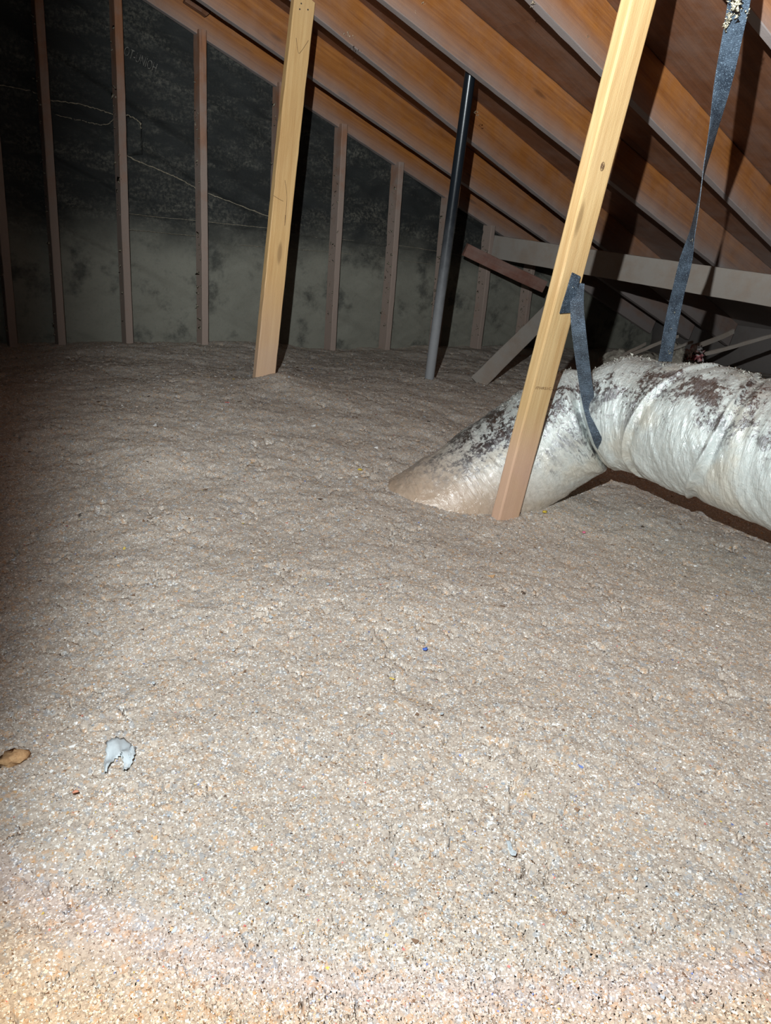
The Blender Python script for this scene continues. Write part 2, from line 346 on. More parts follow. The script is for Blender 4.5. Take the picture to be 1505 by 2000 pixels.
def m_insul():
    t = NT('loose_cellulose'); pos = t.vec('pos')
    vo = t.N.new('ShaderNodeTexVoronoi'); t.L.new(pos, vo.inputs['Vector']); vo.inputs['Scale'].default_value = 400
    sc = t.n('ShaderNodeSeparateColor'); t.L.new(vo.outputs['Color'], sc.inputs[0])
    r, g, b = sc.outputs[0], sc.outputs[1], sc.outputs[2]
    vo2 = t.N.new('ShaderNodeTexVoronoi'); t.L.new(pos, vo2.inputs['Vector']); vo2.inputs['Scale'].default_value = 130
    s2 = t.n('ShaderNodeSeparateColor'); t.L.new(vo2.outputs['Color'], s2.inputs[0])
    c = t.mix(r, lin(164, 150, 138), lin(198, 186, 172))
    c = t.mix(t.rng(t.noise(pos, 14, 5, .65), .35, .65, 0, .45), c, lin(172, 162, 152))
    c = t.mix(t.math('MULTIPLY', t.math('GREATER_THAN', s2.outputs[0], .86), .45), c, lin(200, 160, 120))
    c = t.mix(t.math('MULTIPLY', t.math('LESS_THAN', s2.outputs[1], .10), .5), c, lin(150, 158, 166))
    c = t.mix(t.math('MULTIPLY', t.math('GREATER_THAN', g, .90), .8), c, lin(232, 232, 228))
    c = t.mix(t.math('MULTIPLY', t.math('LESS_THAN', g, .04), .5), c, lin(90, 80, 72))
    n = t.noise(pos, 300, 3, .75); n2 = t.noise(pos, 110, 3, .6)
    return t.fin(c, .95, t.bump(n, .0010, .6, t.bump(n2, .002, .4)), .15)
M_insul = m_insul()
def m_flake():
    t = NT('paper_flakes'); a = t.n('ShaderNodeAttribute', attribute_name='tint'); return t.fin(a.outputs['Color'], .75, None, .3)
M_flake = m_flake()

# ------------------------------------------------------------------ loose insulation surface
post1_b = P(515, 742, Z=0.0); post2_b = P(987, 1008, Z=-.165); pipe_b = P(838, 738, Z=-.01)
def gheight(x, y, fine=True):
    z = -.018*np.clip(x-1.7, 0, 9)-.01+.03*np.clip(y-3.7, 0, .5)
    q = np.clip((y*.85+x*.15-1.45)/1.35, 0, 1); z = z-.155*(1-q*q*(3-2*q))
    z = z+.07*(fbm(x*1.1+5, y*1.1+3, 3, 1)-.5)*np.clip((np.hypot(x, y)-.6)/1.5, .25, 1)
    z = z+.030*(fbm(x*4.3, y*4.3, 3, 4)-.5)
    def mound(c, h, s): return h*np.exp(-((x-c[0])**2+(y-c[1])**2)/(2*s*s))
    z = z+mound(post1_b+np.array([.06, -.03, 0]), .025, .07)+mound(post2_b, .012, .08)+mound(pipe_b, .02, .08)
    if fine:
        e = fbm(x*17+3, y*17, 3, 2); z = z+.011*(e-.5)
        wx = x+.02*(vn(x*30, y*30, 6)-.5)+.008*(vn(x*110, y*110, 2)-.5); wy = y+.02*(vn(x*30+9, y*30, 7)-.5)+.008*(vn(x*110+5, y*110, 1)-.5)
        cr = np.abs(2*fbm(wx*13, wy*13+9, 2, 5)-1); gate = np.clip((fbm(x*7+40, y*7, 2, 10)-.45)*6, 0, 1)
        z = z-.024*gate*np.clip(1-cr/.045, 0, 1)**.6*np.clip(vn(x*85, y*85, 8)*2.2-.6, 0, 1)
        z = z+.0040*(fbm(x*75, y*75, 2, 7)-.5)
        z = z+.0024*(vn(x*210, y*210, 9)-.5)+.0013*(vn(x*420+4, y*420, 3)-.5)
        pit = vn(x*48+7, y*48, 11); z = z-.006*np.clip(pit-.86, 0, 1)/.14
    return z
az_d = np.radians(np.linspace(2, 100, 1020)); az_c = np.radians(np.linspace(100, 362, 150))[1:]
az = np.concatenate([az_d, az_c[:-1]]); az = np.append(az, math.radians(362))
rr = np.exp(np.linspace(math.log(.28), math.log(7.4), 900)); rr[0] = .03
Rg, Ag = np.meshgrid(rr, az, indexing='ij')
jx = RNG.normal(0, .105, Rg.shape)*Rg*.0035
gx = Rg*np.cos(Ag)+jx; gy = Rg*np.sin(Ag)+jx[::-1]
gx = np.clip(gx, -2.6, 5.75); gy = np.clip(gy, -2.6, 4.245)
gz = gheight(gx, gy)
keep = grid_faces(*Rg.shape)
cxf = gx.ravel()[keep]; cyf = gy.ravel()[keep]
bad = (np.ptp(cxf, axis=1) < 1e-6) | (np.ptp(cyf, axis=1) < 1e-6)
keep = keep[~bad][:, ::-1]
Vg = np.column_stack([gx.ravel(), gy.ravel(), gz.ravel()])
used = np.zeros(len(Vg), bool); used[keep.ravel()] = True; remap = np.cumsum(used)-1
ins = ob('loose_insulation', mesh('loose_insulation', Vg[used], remap[keep][:, ::-1], M_insul, True),
         label='grey-brown blown-in paper insulation covering the whole attic floor', cat='insulation', kind='stuff')
# loose paper flakes lying in it
nf = 330000
fr = np.exp(RNG.uniform(math.log(.35), math.log(4.9), nf)); fa = np.radians(RNG.uniform(0, 104, nf))
fx = fr*np.cos(fa); fy = fr*np.sin(fa); ok = (fx < 5.2) & (fy < 4.16) & (fx > -.6); fx, fy, fr = fx[ok], fy[ok], fr[ok]; nf = len(fx)
fz = gheight(fx, fy)+.0005
sz = np.clip(.00045+.00055*fr, .0007, .0024)*RNG.lognormal(0, .42, nf)
n_ = RNG.normal(0, .32, (nf, 3)); n_[:, 2] = np.abs(n_[:, 2])+1.7; n_ /= np.linalg.norm(n_, axis=1)[:, None]
a_ = np.cross(n_, RNG.normal(0, 1, (nf, 3))); a_ /= np.linalg.norm(a_, axis=1)[:, None]; b_ = np.cross(n_, a_)
asp = RNG.uniform(.35, 1.0, nf); cf = np.column_stack([fx, fy, fz]); rnd4 = RNG.uniform(.6, 1.3, (nf, 4))
quad = []
for k, (p, q) in enumerate(((-1, -1), (1, -1), (1, 1), (-1, 1))):
    quad.append(cf+a_*(p*sz*rnd4[:, k])[:, None]+b_*(q*sz*asp*rnd4[:, (k+1) % 4])[:, None]+n_*((.3*sz*(p*q))[:, None]))
Vf = np.stack(quad, 1).reshape(-1, 3); Ff = np.arange(nf*4).reshape(-1, 4)
fme = mesh('paper_flakes', Vf, Ff, M_flake)
pal = np.array([lin(208, 194, 178), lin(188, 172, 156), lin(222, 212, 198), lin(240, 240, 238), lin(190, 200, 210), lin(140, 112, 90), lin(210, 170, 124), lin(96, 80, 70), lin(225, 130, 120), lin(120, 140, 200), lin(222, 196, 96)])
pc = RNG.choice(len(pal), nf, p=[.31, .20, .22, .12, .05, .04, .04, .011, .003, .003, .003])
colf = np.ones((nf, 4)); colf[:, :3] = pal[pc]*RNG.uniform(.75, 1.1, nf)[:, None]
ca = fme.color_attributes.new('tint', 'FLOAT_COLOR', 'CORNER'); ca.data.foreach_set('color', np.repeat(colf, 4, 0).astype(np.float32).ravel())
ob('insulation_flakes', fme, label='tiny pale paper flakes scattered all over the insulation surface', cat='paper flakes', kind='stuff')
# board under the insulation
V = [(-2.7, -2.7, -.34), (5.8, -2.7, -.34), (5.8, 4.3, -.34), (-2.7, 4.3, -.34), (-2.7, -2.7, -.32), (5.8, -2.7, -.32), (5.8, 4.3, -.32), (-2.7, 4.3, -.32)]
BF = [(0, 3, 2, 1), (4, 5, 6, 7), (0, 1, 5, 4), (1, 2, 6, 5), (2, 3, 7, 6), (3, 0, 4, 7)]
ob('floor', mesh('floor', V, BF, M_deck), kind='structure')

# ------------------------------------------------------------------ roof: deck panels on rafters
RD = .185; RW = .038                                  # rafter depth and thickness
cosr = 1/math.sqrt(1+SL*SL); VD = RD/cosr
ceil = bpy.data.objects.new('ceiling', None); C.objects.link(ceil); ceil['kind'] = 'structure'; ceil.location = (0, 0, roofz(0, VD))
seam = Proof(1000, 48, VD)[0]
rdir = nrm((1, 0, -SL)); PW = 1.22
xs = [seam+k*PW*cosr for k in range(-4, 5)]; ys = [-2.6, -1.35, 1.08, 3.52, 4.3]
for i in range(len(xs)-1):
    for j in range(len(ys)-1):
        x0, x1 = max(xs[i], -2.6), min(xs[i+1], 5.95)
        if x1-x0 < .1: continue
        off = 1.2 if (i % 2 and j) else 0
        y0, y1 = ys[j]+(off if j > 1 else 0 if j else 0), ys[j+1]+(off if 0 < j+1 < 4 and j+1 > 1 else 0)
        y1 = min(y1, 4.3); y0 = min(y0, 4.3)
        if y1-y0 < .1: continue
        p0 = np.array([x0+.001, (y0+y1)/2, roofz(x0, VD)+.0065]); p1 = np.array([x1-.001, (y0+y1)/2, roofz(x1, VD)+.0065])
        me = board_mesh('roof_panel', float(np.linalg.norm(p1-p0)), y1-y0-.002, .012, M_deck, r=.001, wob=.0004, seed=i*9+j, nseg=6)
        o = ob('roof_panel', me, None, frame(p0, p1, (0, 1, 0))); mw = o.matrix_world.copy(); o.parent = ceil; o.matrix_parent_inverse = Matrix.Translation(-Vector(ceil.location)); 
def attach(o, par): o.parent = par; o.matrix_parent_inverse = (Matrix.LocRotScale(par.location, par.rotation_euler, par.scale) if par.rotation_mode != 'QUATERNION' else par.matrix_basis).inverted(); return o
def raft(pa, pb, label, x0=-2.5, x1=5.7, seed=0, mat=None):
    a = Proof(*pa); b = Proof(*pb); k = (b[1]-a[1])/(b[0]-a[0])
    if abs(k) > .05: k = .05*np.sign(k)
    xm = (a[0]+b[0])/2; ym = (a[1]+b[1])/2; f = lambda x: np.array([x, ym+k*(x-xm)-RW/2, roofz(x, VD/2)])
    o = board('rafter', f(x0), f(x1), (0, 0, 1), RD, RW, mat or M_rafter, label, 'rafter', 'rafters under the roof deck', seed=seed, wob=.002, r=.003)
    return f
rf0 = raft((276, 0), (948, 443), 'lowest wooden rafter, running along the top of the black papered wall', seed=1)
rf1 = raft((380, 0), (1069, 477), 'orange-brown rafter just in front of the one along the papered wall', seed=2)
rf2 = raft((616, 50), (1063, 400), 'rafter the short end of the thinner upright post is nailed to', seed=3)
rf3 = raft((732, 0), (1366, 500), 'rafter crossing mid-roof from top centre down behind the near post', seed=4)
rf4 = raft((1023, 0), (1505, 480), 'rafter passing behind the near post high up and the twisted strap', seed=5)
rf5 = raft((1463, 44), (1505, 90), 'nearest rafter, cut by the top right corner of the photo', seed=6)
for q, yy in enumerate((.93, .32, -.3, -.92, -1.6)):
    board('rafter', (-2.5, yy, roofz(-2.5, VD/2)), (5.7, yy, roofz(5.7, VD/2)), (0, 0, 1), RD, RW, M_rafter, ('first', 'second', 'third', 'fourth', 'fifth')[q]+' rafter overhead beyond the nearest one the photo shows', 'rafter', 'rafters behind the camera', seed=20+q)

M_fluff = simple('pale_fluff', lin(200, 184, 160), .95, lin(160, 140, 116), 200, .002)
def fluff(f, n, seed, lo, hi, extra=()):
    g_ = np.random.default_rng(seed); V = []; F = []
    def add(c, r, m=1):
        for _ in range(m):
            q = c+g_.normal(0, r*.9, 3)*(1, .3, 1)*(m > 1); b0 = len(V)
            for _ in range(4): V.append(q+g_.normal(0, r*.55, 3))
            F.extend([(b0, b0+1, b0+2), (b0, b0+2, b0+3), (b0, b0+3, b0+1), (b0+1, b0+3, b0+2)])
    for _ in range(n):
        x = g_.uniform(lo, hi); t_ = g_.beta(1, 1.6)-.5
        add(f(x)+np.array([0, -RW/2-.001, t_*RD*.95]), g_.uniform(.0012, .003))
    for px, py, r, m in extra: add(P(px, py, Y=f(2.0)[1]-RW/2-.002), r, m)
    o = ob('stuck_fluff', mesh('stuck_fluff', V, F, M_fluff), kind='stuff'); r_ = [q for q in bpy.data.objects if q.get('label') and q.name.startswith('rafter')][-1]
    return o
for (f, nm, n, s_, lo, hi, ex) in ((rf2, 'rafter.002', 40, 1, 1.4, 4.2, ()), (rf3, 'rafter.003', 70, 2, 1.4, 4.2, ((678, 68, .005, 8), (690, 72, .003, 4), (826, 6, .006, 10), (812, 22, .003, 4), (930, 222, .006, 8))), (rf4, 'rafter.004', 110, 3, 1.6, 4.2, ((1040, 6, .005, 8), (1148, 70, .003, 5))), (rf5, 'rafter.005', 50, 4, 2.0, 4.0, ())):
    par = bpy.data.objects[nm]; o = fluff(f, n, s_, lo, hi, ex); mwp = par.matrix_basis.copy(); o.parent = par; o.matrix_parent_inverse = mwp.inverted()

# ------------------------------------------------------------------ papered gable wall
YW = 4.215
nx, nz_ = 420, 260
x_ = np.linspace(-2.6, 5.75, nx); z_ = np.linspace(-.3, 1, nz_)
Xg, Tg = np.meshgrid(x_, np.linspace(0, 1, nz_), indexing='ij'); Zg = -.3+Tg*(roofz(Xg, VD)+.3)
wob = .030*(fbm(Xg*2.2+8, Zg*3.1, 4, 2)-.5)+.018*(fbm((Xg+Zg*.5)*5, (Zg-Xg*.45)*9, 3, 6)-.5)
fold = 1-np.abs(2*fbm((Xg*.6+Zg)*2.2, (Zg*1.0+Xg*.38)*4.5, 3, 8)-1)*3; wob -= .016*np.clip(fold, 0, 1)
# lap of the lower course: everything below the line sits 6 mm back
lapA, lapB = P(230, 415, Y=YW), P(900, 500, Y=YW); lapz = lambda x: lapA[2]+(lapB[2]-lapA[2])*(x-lapA[0])/(lapB[0]-lapA[0])
wob += .010*(Zg < lapz(Xg))
Vw = np.column_stack([Xg.ravel(), (YW+np.clip(wob, -.028, .06)).ravel(), Zg.ravel()])
wall = ob('wall_back', mesh('wall_back', Vw, grid_faces(nx, nz_), M_paper, True), kind='structure')
V = [(-2.6, YW+.085, -.34), (5.8, YW+.085, -.34), (5.8, YW+.085, roofz(5.8, VD)), (-2.6, YW+.085, roofz(-2.6, VD))]
V += [(a, b+.02, c) for a, b, c in V]
o = ob('sheathing', mesh('sheathing', V, BF, M_deck), wall)
def wallpath(pts, r, name, mat, dy=-.016, n=60, jit=.0015):
    K = [P(x, y, Y=YW+dy) for x, y in pts]; s = spline(K, n); s = s+RNG.normal(0, jit, s.shape)
    return ob(name, tube_mesh(name, s, r*RNG.uniform(.6, 1.4, n), mat, 6), wall)
wallpath([(-40, 155), (0, 166), (60, 178), (100, 196), (150, 202), (190, 213), (228, 226)], .0026, 'folded_paper_edge', M_dust)
wallpath([(244, 303), (270, 315), (320, 336), (352, 350), (380, 366), (420, 383), (470, 402), (530, 425)], .0030, 'folded_paper_edge', M_dust)
wallpath([(108, 224), (160, 236), (205, 244), (222, 232)], .0020, 'folded_paper_edge', M_dust)
wallpath([(250, 417), (310, 424), (375, 430), (440, 437), (530, 446)], .0013, 'paper_lap', M_dust, -.012, 60, .0006)
wallpath([(590, 460), (660, 467), (750, 476), (830, 487), (905, 500)], .0013, 'paper_lap', M_dust, -.012, 60, .0006)
wallpath([(250, 448), (320, 455), (400, 463)], .0010, 'paper_lap', M_dust, -.012, 40, .0008)
wallpath([(470, 478), (560, 486), (640, 492), (740, 503), (870, 520)], .0010, 'paper_lap', M_dust, -.010, 60, .0008)
# torn flap hanging in front of the paper beside the second stud
fl = []
for i in range(9):
    for j in range(7):
        a = i/8; b = j/6; px = 246+29*b+3*a; py = 226+8*b+(78-10*b)*a
        p = P(px, py, Y=YW-.03-.035*b*(1-a)); p[1] += .004*math.sin(i*2.1+j); fl.append(p)
f_ = mesh('torn_flap', fl, grid_faces(9, 7), M_paper, True); o = ob('torn_flap', f_, wall); md = o.modifiers.new('t', 'SOLIDIFY'); md.thickness = .0015
wallpath([(244, 224), (258, 229), (272, 239), (276, 252)], .0028, 'torn_edge', M_dust, -.066, 24, .0025)
# faded printing, seen from its back
fc = bpy.data.curves.new('faded_printing', 'FONT'); fc.body = 'OT-UNIOH'; fc.size = .085; fc.extrude = .0004
pA, pB = P(240, 106, Y=YW-.034), P(303, 142, Y=YW-.034)
fo = bpy.data.objects.new('faded_printing', fc); C.objects.link(fo); dg = bpy.context.evaluated_depsgraph_get()
tm = bpy.data.meshes.new_from_object(fo.evaluated_get(dg)); bpy.data.objects.remove(fo)
tw = max(v.co.x for v in tm.vertices); xa = nrm(pB-pA); za = np.cross(xa, (0, -1, 0)); za = nrm(za if za[2] > 0 else -za)
L_ = float(np.linalg.norm(pB-pA))
for v in tm.vertices:
    q = np.array(pA)+xa*(v.co.x/tw*L_)+za*(v.co.y*.72)+np.array([0, -1, 0])*v.co.z; v.co = q
tm.materials.clear(); tm.materials.append(M_print); tm.name = 'faded_printing'; ob('faded_printing', tm, wall)

# gable studs: right front edge measured at a pixel
sd = [((11, 400), 'wall stud in near darkness at the left edge of the photo'), ((112, 400), 'second wall stud from the left edge, half lost in the dark'),
      ((252, 400), 'wall stud beside the torn paper flap'), ((406, 400), 'wall stud topped just left of the thin post, midway to the torn flap'),
      ((556, 250), 'wall stud mostly hidden behind the thin upright post'), ((671, 400), 'wall stud just right of the thin post and its black shadow'),
      ((784, 400), 'wall stud between the thin post and the black pipe, nearer the pipe'), ((885, 400), 'wall stud hidden behind the black vent pipe'),
      ((964, 480), 'wall stud crossed by the short slanting scrap board'), ((1039, 580), 'short wall stud under the low end of the scrap board')]
YS = YW-.10
for k, (px, lb) in enumerate(sd):
    e = P(*px, Y=YS); xc = e[0]-.019; zt = roofz(xc)+ (.025 if k < 8 else .012)
    st = board('wall_stud', (xc, YS+.0445, -.32), (xc+random.uniform(-.004, .004), YS+.0445, zt), (0, 1, 0), .089, .038, M_stud, lb, 'stud', 'studs of the papered wall', seed=40+k, wob=.0018, r=.004)
    # fuzz of dust caught along the left edge
    n = 46; zz = np.sort(RNG.uniform(.05, min(zt-.1, 1.5), n)); V = []; F = []
    for q in zz:
        c = np.array([xc-.019-RNG.uniform(0, .006), YS+RNG.uniform(.0, .07), q]); s = RNG.uniform(.003, .008); b0 = len(V)
        for _ in range(4): V.append(c+RNG.normal(0, s, 3))
        F += [(b0, b0+1, b0+2), (b0, b0+2, b0+3), (b0, b0+3, b0+1), (b0+1, b0+3, b0+2)]
    fz_ = ob('dust_fuzz', mesh('dust_fuzz', V, F, M_dust)); fz_['kind'] = 'stuff'; fz_.parent = st; fz_.matrix_parent_inverse = st.matrix_world.inverted() if False else frame(np.array([xc, YS+.0445, -.32]), np.array([xc, YS+.0445, zt]), (0, 1, 0)).inverted()
for (a_, b_), lb in ((((362, -6), (408, 26)), 'dark wood block wedged above the wall rafter near the top left'),):
    a = P(*a_, Y=4.115); b = P(*b_, Y=4.115)
    board('wood_block', a, b, (0, 0, 1), .05, .035, M_deck, lb, 'block', seed=int(a_[0]), cut1=.5)
# neighbouring walls of the space, out of the photo
for nm, x in (('wall_left', -2.62), ('wall_right', 5.77)):
    zt = roofz(x, VD); V = [(x, -2.6, -.34), (x+.02, -2.6, -.34), (x+.02, 4.3, -.34), (x, 4.3, -.34), (x, -2.6, zt), (x+.02, -2.6, zt), (x+.02, 4.3, zt), (x, 4.3, zt)]
    ob(nm, mesh(nm, V, BF, M_deck), kind='structure')
V = [(-2.6, -2.62, -.34), (5.8, -2.62, -.34), (5.8, -2.62, roofz(5.8, VD)), (-2.6, -2.62, roofz(-2.6, VD))]; V += [(a, b-.02, c) for a, b, c in V]
ob('wall_front', mesh('wall_front', V, BF, M_deck), kind='structure')

# ------------------------------------------------------------------ posts, pipe, purlin, braces
t1 = P(592, 2, Y=3.225); t1b = t1+(t1-post1_b)*.012
po1 = board('support_post', post1_b+(post1_b-t1)*.12, t1b, (1, 0, 0), .096, .038, M_post, 'thin tan upright post nailed to a rafter, left of the black pipe', 'post', seed=60, r=.004, cut1=-.35)
def onface(px, py, a, b, off):                         # point on the -Y face of a leaning post
    w = ray(px, py); n = np.cross(nrm(b-a), (1, 0, 0)); n = nrm(n if n[1] < 0 else -n); o_ = a+n*off
    return CAM+w*(((o_-CAM).dot(n))/w.dot(n)), n
fpost = frame(post1_b+(post1_b-t1)*.12, t1b, (1, 0, 0))
for q, (x, y) in enumerate(((588, 7), (585, 18), (601, 19))):
    p, n = onface(x, y, post1_b, t1, .0195); o = ob('nail_head', tube_mesh('nail_head', [p-n*.002, p+n*.0012], .0032, M_nail, 8, False)); o.parent = po1; o.matrix_parent_inverse = fpost.inverted()
for pts in ([(578, 74), (580, 90), (583, 104), (588, 100), (595, 90), (602, 79)], [(556, 352), (560, 385), (556, 440), (557, 420)], [(534, 382), (545, 389), (553, 393)]):
    pp = [onface(x, y, post1_b, t1, .0197)[0] for x, y in pts]; o = ob('pencil_mark', tube_mesh('pencil_mark', spline(pp, 20), .0007, M_pencil, 5)); o.parent = po1; o.matrix_parent_inverse = fpost.inverted()

t2 = P(1249, 0, Y=1.452); u2 = nrm(t2-post2_b); t2e = t2+u2*((roofz(t2[0])+.12-t2[2])/(u2[2]+SL*u2[0])); b2 = post2_b-u2*.28
# a longer post of 2x3 size, its narrow face turned to the left
po2 = board('support_post', b2, t2e, (1, 0.0, 0), .089, .038, M_post2, 'bright thick tan post leaning in front of the silver duct', 'post', seed=61, r=.005, wob=.001)
f2 = frame(b2, t2e, (1, 0, 0))
def to2(o): o.parent = po2; o.matrix_parent_inverse = f2.inverted(); return o
n2 = np.cross(u2, (1, 0, 0)); n2 = nrm(n2 if n2[1] < 0 else -n2)
def on2(px, py, off=.0195):
    w = ray(px, py); o_ = post2_b+n2*off; return CAM+w*(((o_-CAM).dot(n2))/w.dot(n2))
kp = on2(1176, 325); th = np.linspace(0, 2*math.pi, 20)
xw = nrm(np.array([1, 0, 0])-u2*u2[0])
for s in (1, .62, .3):
    to2(ob('knot_ring', tube_mesh('knot_ring', [kp+xw*.0065*s*math.cos(a)+u2*.0105*s*math.sin(a) for a in th], .0007, M_pencil, 5)))
fc = bpy.data.curves.new('stamp', 'FONT'); fc.body = 'ITHRS1C-'; fc.size = .01; fc.extrude = .0001
fo = bpy.data.objects.new('stamp', fc); C.objects.link(fo); dg = bpy.context.evaluated_depsgraph_get(); tm = bpy.data.meshes.new_from_object(fo.evaluated_get(dg)); bpy.data.objects.remove(fo)
tw = max(v.co.x for v in tm.vertices); pa, pb = on2(1045, 760, .0194), on2(1078, 762, .0194); xa = nrm(pb-pa); za = u2
for v in tm.vertices: v.co = pa+xa*(v.co.x/tw*np.linalg.norm(pb-pa))+za*(v.co.y*1.1)+n2*v.co.z
tm.materials.clear(); tm.materials.append(M_ink); to2(ob('ink_stamp', tm))

# vent pipe
pt = P(902, 262, Y=2.86); pu = nrm(pt-pipe_b); pp = [pipe_b-pu*.25+pu*q for q in np.linspace(0, 1.5+.25, 40)]
top = pipe_b+pu*((roofz(pipe_b[0], VD)-pipe_b[2])/(pu[2]+SL*pu[0])); pp = [pipe_b-pu*.25+(top-pipe_b+pu*.25)*q for q in np.linspace(0, 1, 40)]
ob('vent_pipe', tube_mesh('vent_pipe', pp, .0245, M_pipe, 28), label='narrow black vent pipe rising to the roof, dusty grey at its foot', cat='pipe')

# purlin under the rafters on the right
pl0 = P(966, 482, Y=4.10); pl1 = P(1505, 568, X=3.74); pd = pl1-pl0; pl1 = pl0+pd*2.2
board('purlin', pl0, pl1, (0, 0, 1), .148, .040, M_grey, 'long pale dust-coated beam crossing under the rafters on the right', 'beam', seed=70, r=.003)
# diagonal brace rising out of the insulation to the purlin
br0 = P(935, 745, Z=-.03); br1 = P(1120, 560, Y=3.35)
board('diagonal_brace', br0, br1, np.cross(nrm(br1-br0), ray(1000, 660)), .092, .040, M_grey, 'grey dusty brace slanting up from the insulation behind the near post', 'brace', seed=71)
sb0 = P(908, 487, Y=3.86); sb1 = P(1062, 560, Y=3.70)
board('scrap_board', sb0, sb1, np.cross(nrm(sb1-sb0), ray(980, 520)), .078, .030, M_redwood, 'short reddish scrap board nailed slanting across a wall stud', 'board', seed=72, r=.003)

# ------------------------------------------------------------------ insulated flexible duct
KD = [(690, 1085, 2.06, .10), (760, 1040, 2.06, .125), (850, 1000, 2.06, .145), (940, 948, 2.07, .152), (1020, 893, 2.06, .154), (1095, 844, 2.04, .153),
      (1150, 816, 2.01, .147), (1190, 808, 1.975, .134), (1245, 813, 1.93, .139), (1330, 832, 1.84, .153), (1420, 858, 1.75, .158), (1520, 888, 1.66, .158), (1700, 950, 1.50, .158), (1950, 1050, 1.34, .158), (2300, 1190, 1.2, .158)]
KS = 1.22
KW = [list(P(a, b, z=z*KS))+[r*KS] for a, b, z, r in KD]; ns, nt = 620, 330
SS = spline(KW, ns); cen = SS[:, :3]; rad = SS[:, 3]
for _ in range(4): cen[1:-1] = (cen[:-2]+cen[1:-1]*2+cen[2:])/4
T = np.gradient(cen, axis=0); ds = np.linalg.norm(T, axis=1); T /= ds[:, None]; sl_ = np.cumsum(ds)
A_ = np.cross(T, (0, 0, 1)); A_ /= np.linalg.norm(A_, axis=1)[:, None]; B_ = np.cross(A_, T)
th = np.arange(nt)*2*math.pi/nt; Sg, Tg = np.meshgrid(sl_, th, indexing='ij')
kink = sl_[np.argmin([np.hypot(*(np.array([(lambda v: (CX+FPX*v[0]/v[2], CY+FPX*v[1]/v[2]))(R.T@(c-CAM))])[0]-np.array([1166, 802]))) for c in cen])]
hel = Sg*1.0+.035*np.sin(Tg+.8)
rd = np.broadcast_to(rad[:, None], Sg.shape).copy()
cyc = lambda f: np.stack([np.cos(Tg)*f, np.sin(Tg)*f])
cx_, sx_ = cyc(1.0)
big = fbm(hel*9+cx_*.5, sx_*1.1+hel*2.0+4, 3, 3)-.5
rdg = 1-np.abs(2*fbm(hel*13+sx_*.9, cx_*1.3+7, 3, 5)-1)*2.2
med = fbm(hel*42+sx_*1.7, cx_*2.3+hel*5, 3, 8)-.5
fin = fbm(hel*120, Tg*9, 3, 10)-.5; fin[:, :] = fin*(.5+.5*np.minimum(Tg, 2*math.pi-Tg).clip(0, .3)/.3)
rd += .011*big+.0035*np.clip(rdg, 0, 1)+.0045*med+.0034*fin
near = np.exp(-((sl_-kink)/.16)**2)[:, None]
rd += near*.0035*np.sin(Tg*17+7*np.sin(Sg*14))*np.clip(np.cos(Tg-4.9), 0, 1)*.4     # radial pleats gathered at the strap
kk = Sg-kink-.030*np.cos(Tg-math.pi/2)*0
pin = np.exp(-(np.abs(kk)/.026)**1.6); under = .55+.45*np.clip(-np.sin(Tg)*.8+.5, 0, 1)
rd -= .058*pin*under
bulge = np.exp(-((Sg-kink-.085)/.05)**2); rd += .014*bulge
for s0, k in ((kink+.42, .9), (kink+.27, -.8)):                                       # two long diagonal seams
    q = Sg-s0-.07*np.sin(Tg+k); rd += .007*np.exp(-(q/.007)**2)-.008*np.exp(-((q-.022)/.014)**2)
Vd = cen[:, None]+rd[..., None]*(np.cos(Tg)[..., None]*A_[:, None]+np.sin(Tg)[..., None]*B_[:, None])
org = cen[ns//3].copy()
dm = mesh('flexible_duct', Vd.reshape(-1, 3)-org, grid_faces(ns, nt, True), M_foil, True)
for nm_, ar in (('duct_s', Sg-kink), ('duct_c', np.cos(Tg)), ('duct_n', np.sin(Tg))):
    at = dm.attributes.new(nm_, 'FLOAT', 'POINT'); at.data.foreach_set('value', ar.astype(np.float32).ravel())
from mathutils.bvhtree import BVHTree
_bv = BVHTree.FromPolygons([tuple(v) for v in Vd.reshape(-1, 3)], grid_faces(ns, nt, True).tolist())
def duct_depth(px, py):
    w = ray(px, py); h = _bv.ray_cast(Vector(CAM), Vector(nrm(w)), 9)
    return None if h[0] is None else h[3]/float(np.linalg.norm(w))
duct = ob('flexible_duct', dm, None, Matrix.Translation(Vector(org)), 'thick silver foil-wrapped duct, dusty, rising out of the insulation at right', 'duct')
# dust crumbs on the duct's crown
V = []; F = []
for q in range(900):
    i = RNG.integers(int(ns*.30), int(ns*.86)); a = math.pi/2+RNG.normal(0, .24); j = int(a/(2*math.pi)*nt) % nt; c = Vd[i, j]; s = RNG.uniform(.0012, .0040); b0 = len(V)
    for _ in range(4): V.append(c+RNG.normal(0, s, 3)-org)
    F += [(b0, b0+1, b0+2), (b0, b0+2, b0+3), (b0, b0+3, b0+1), (b0+1, b0+3, b0+2)]
ob('dust_crumbs', mesh('dust_crumbs', V, F, M_dust2), duct, None, kind='stuff')

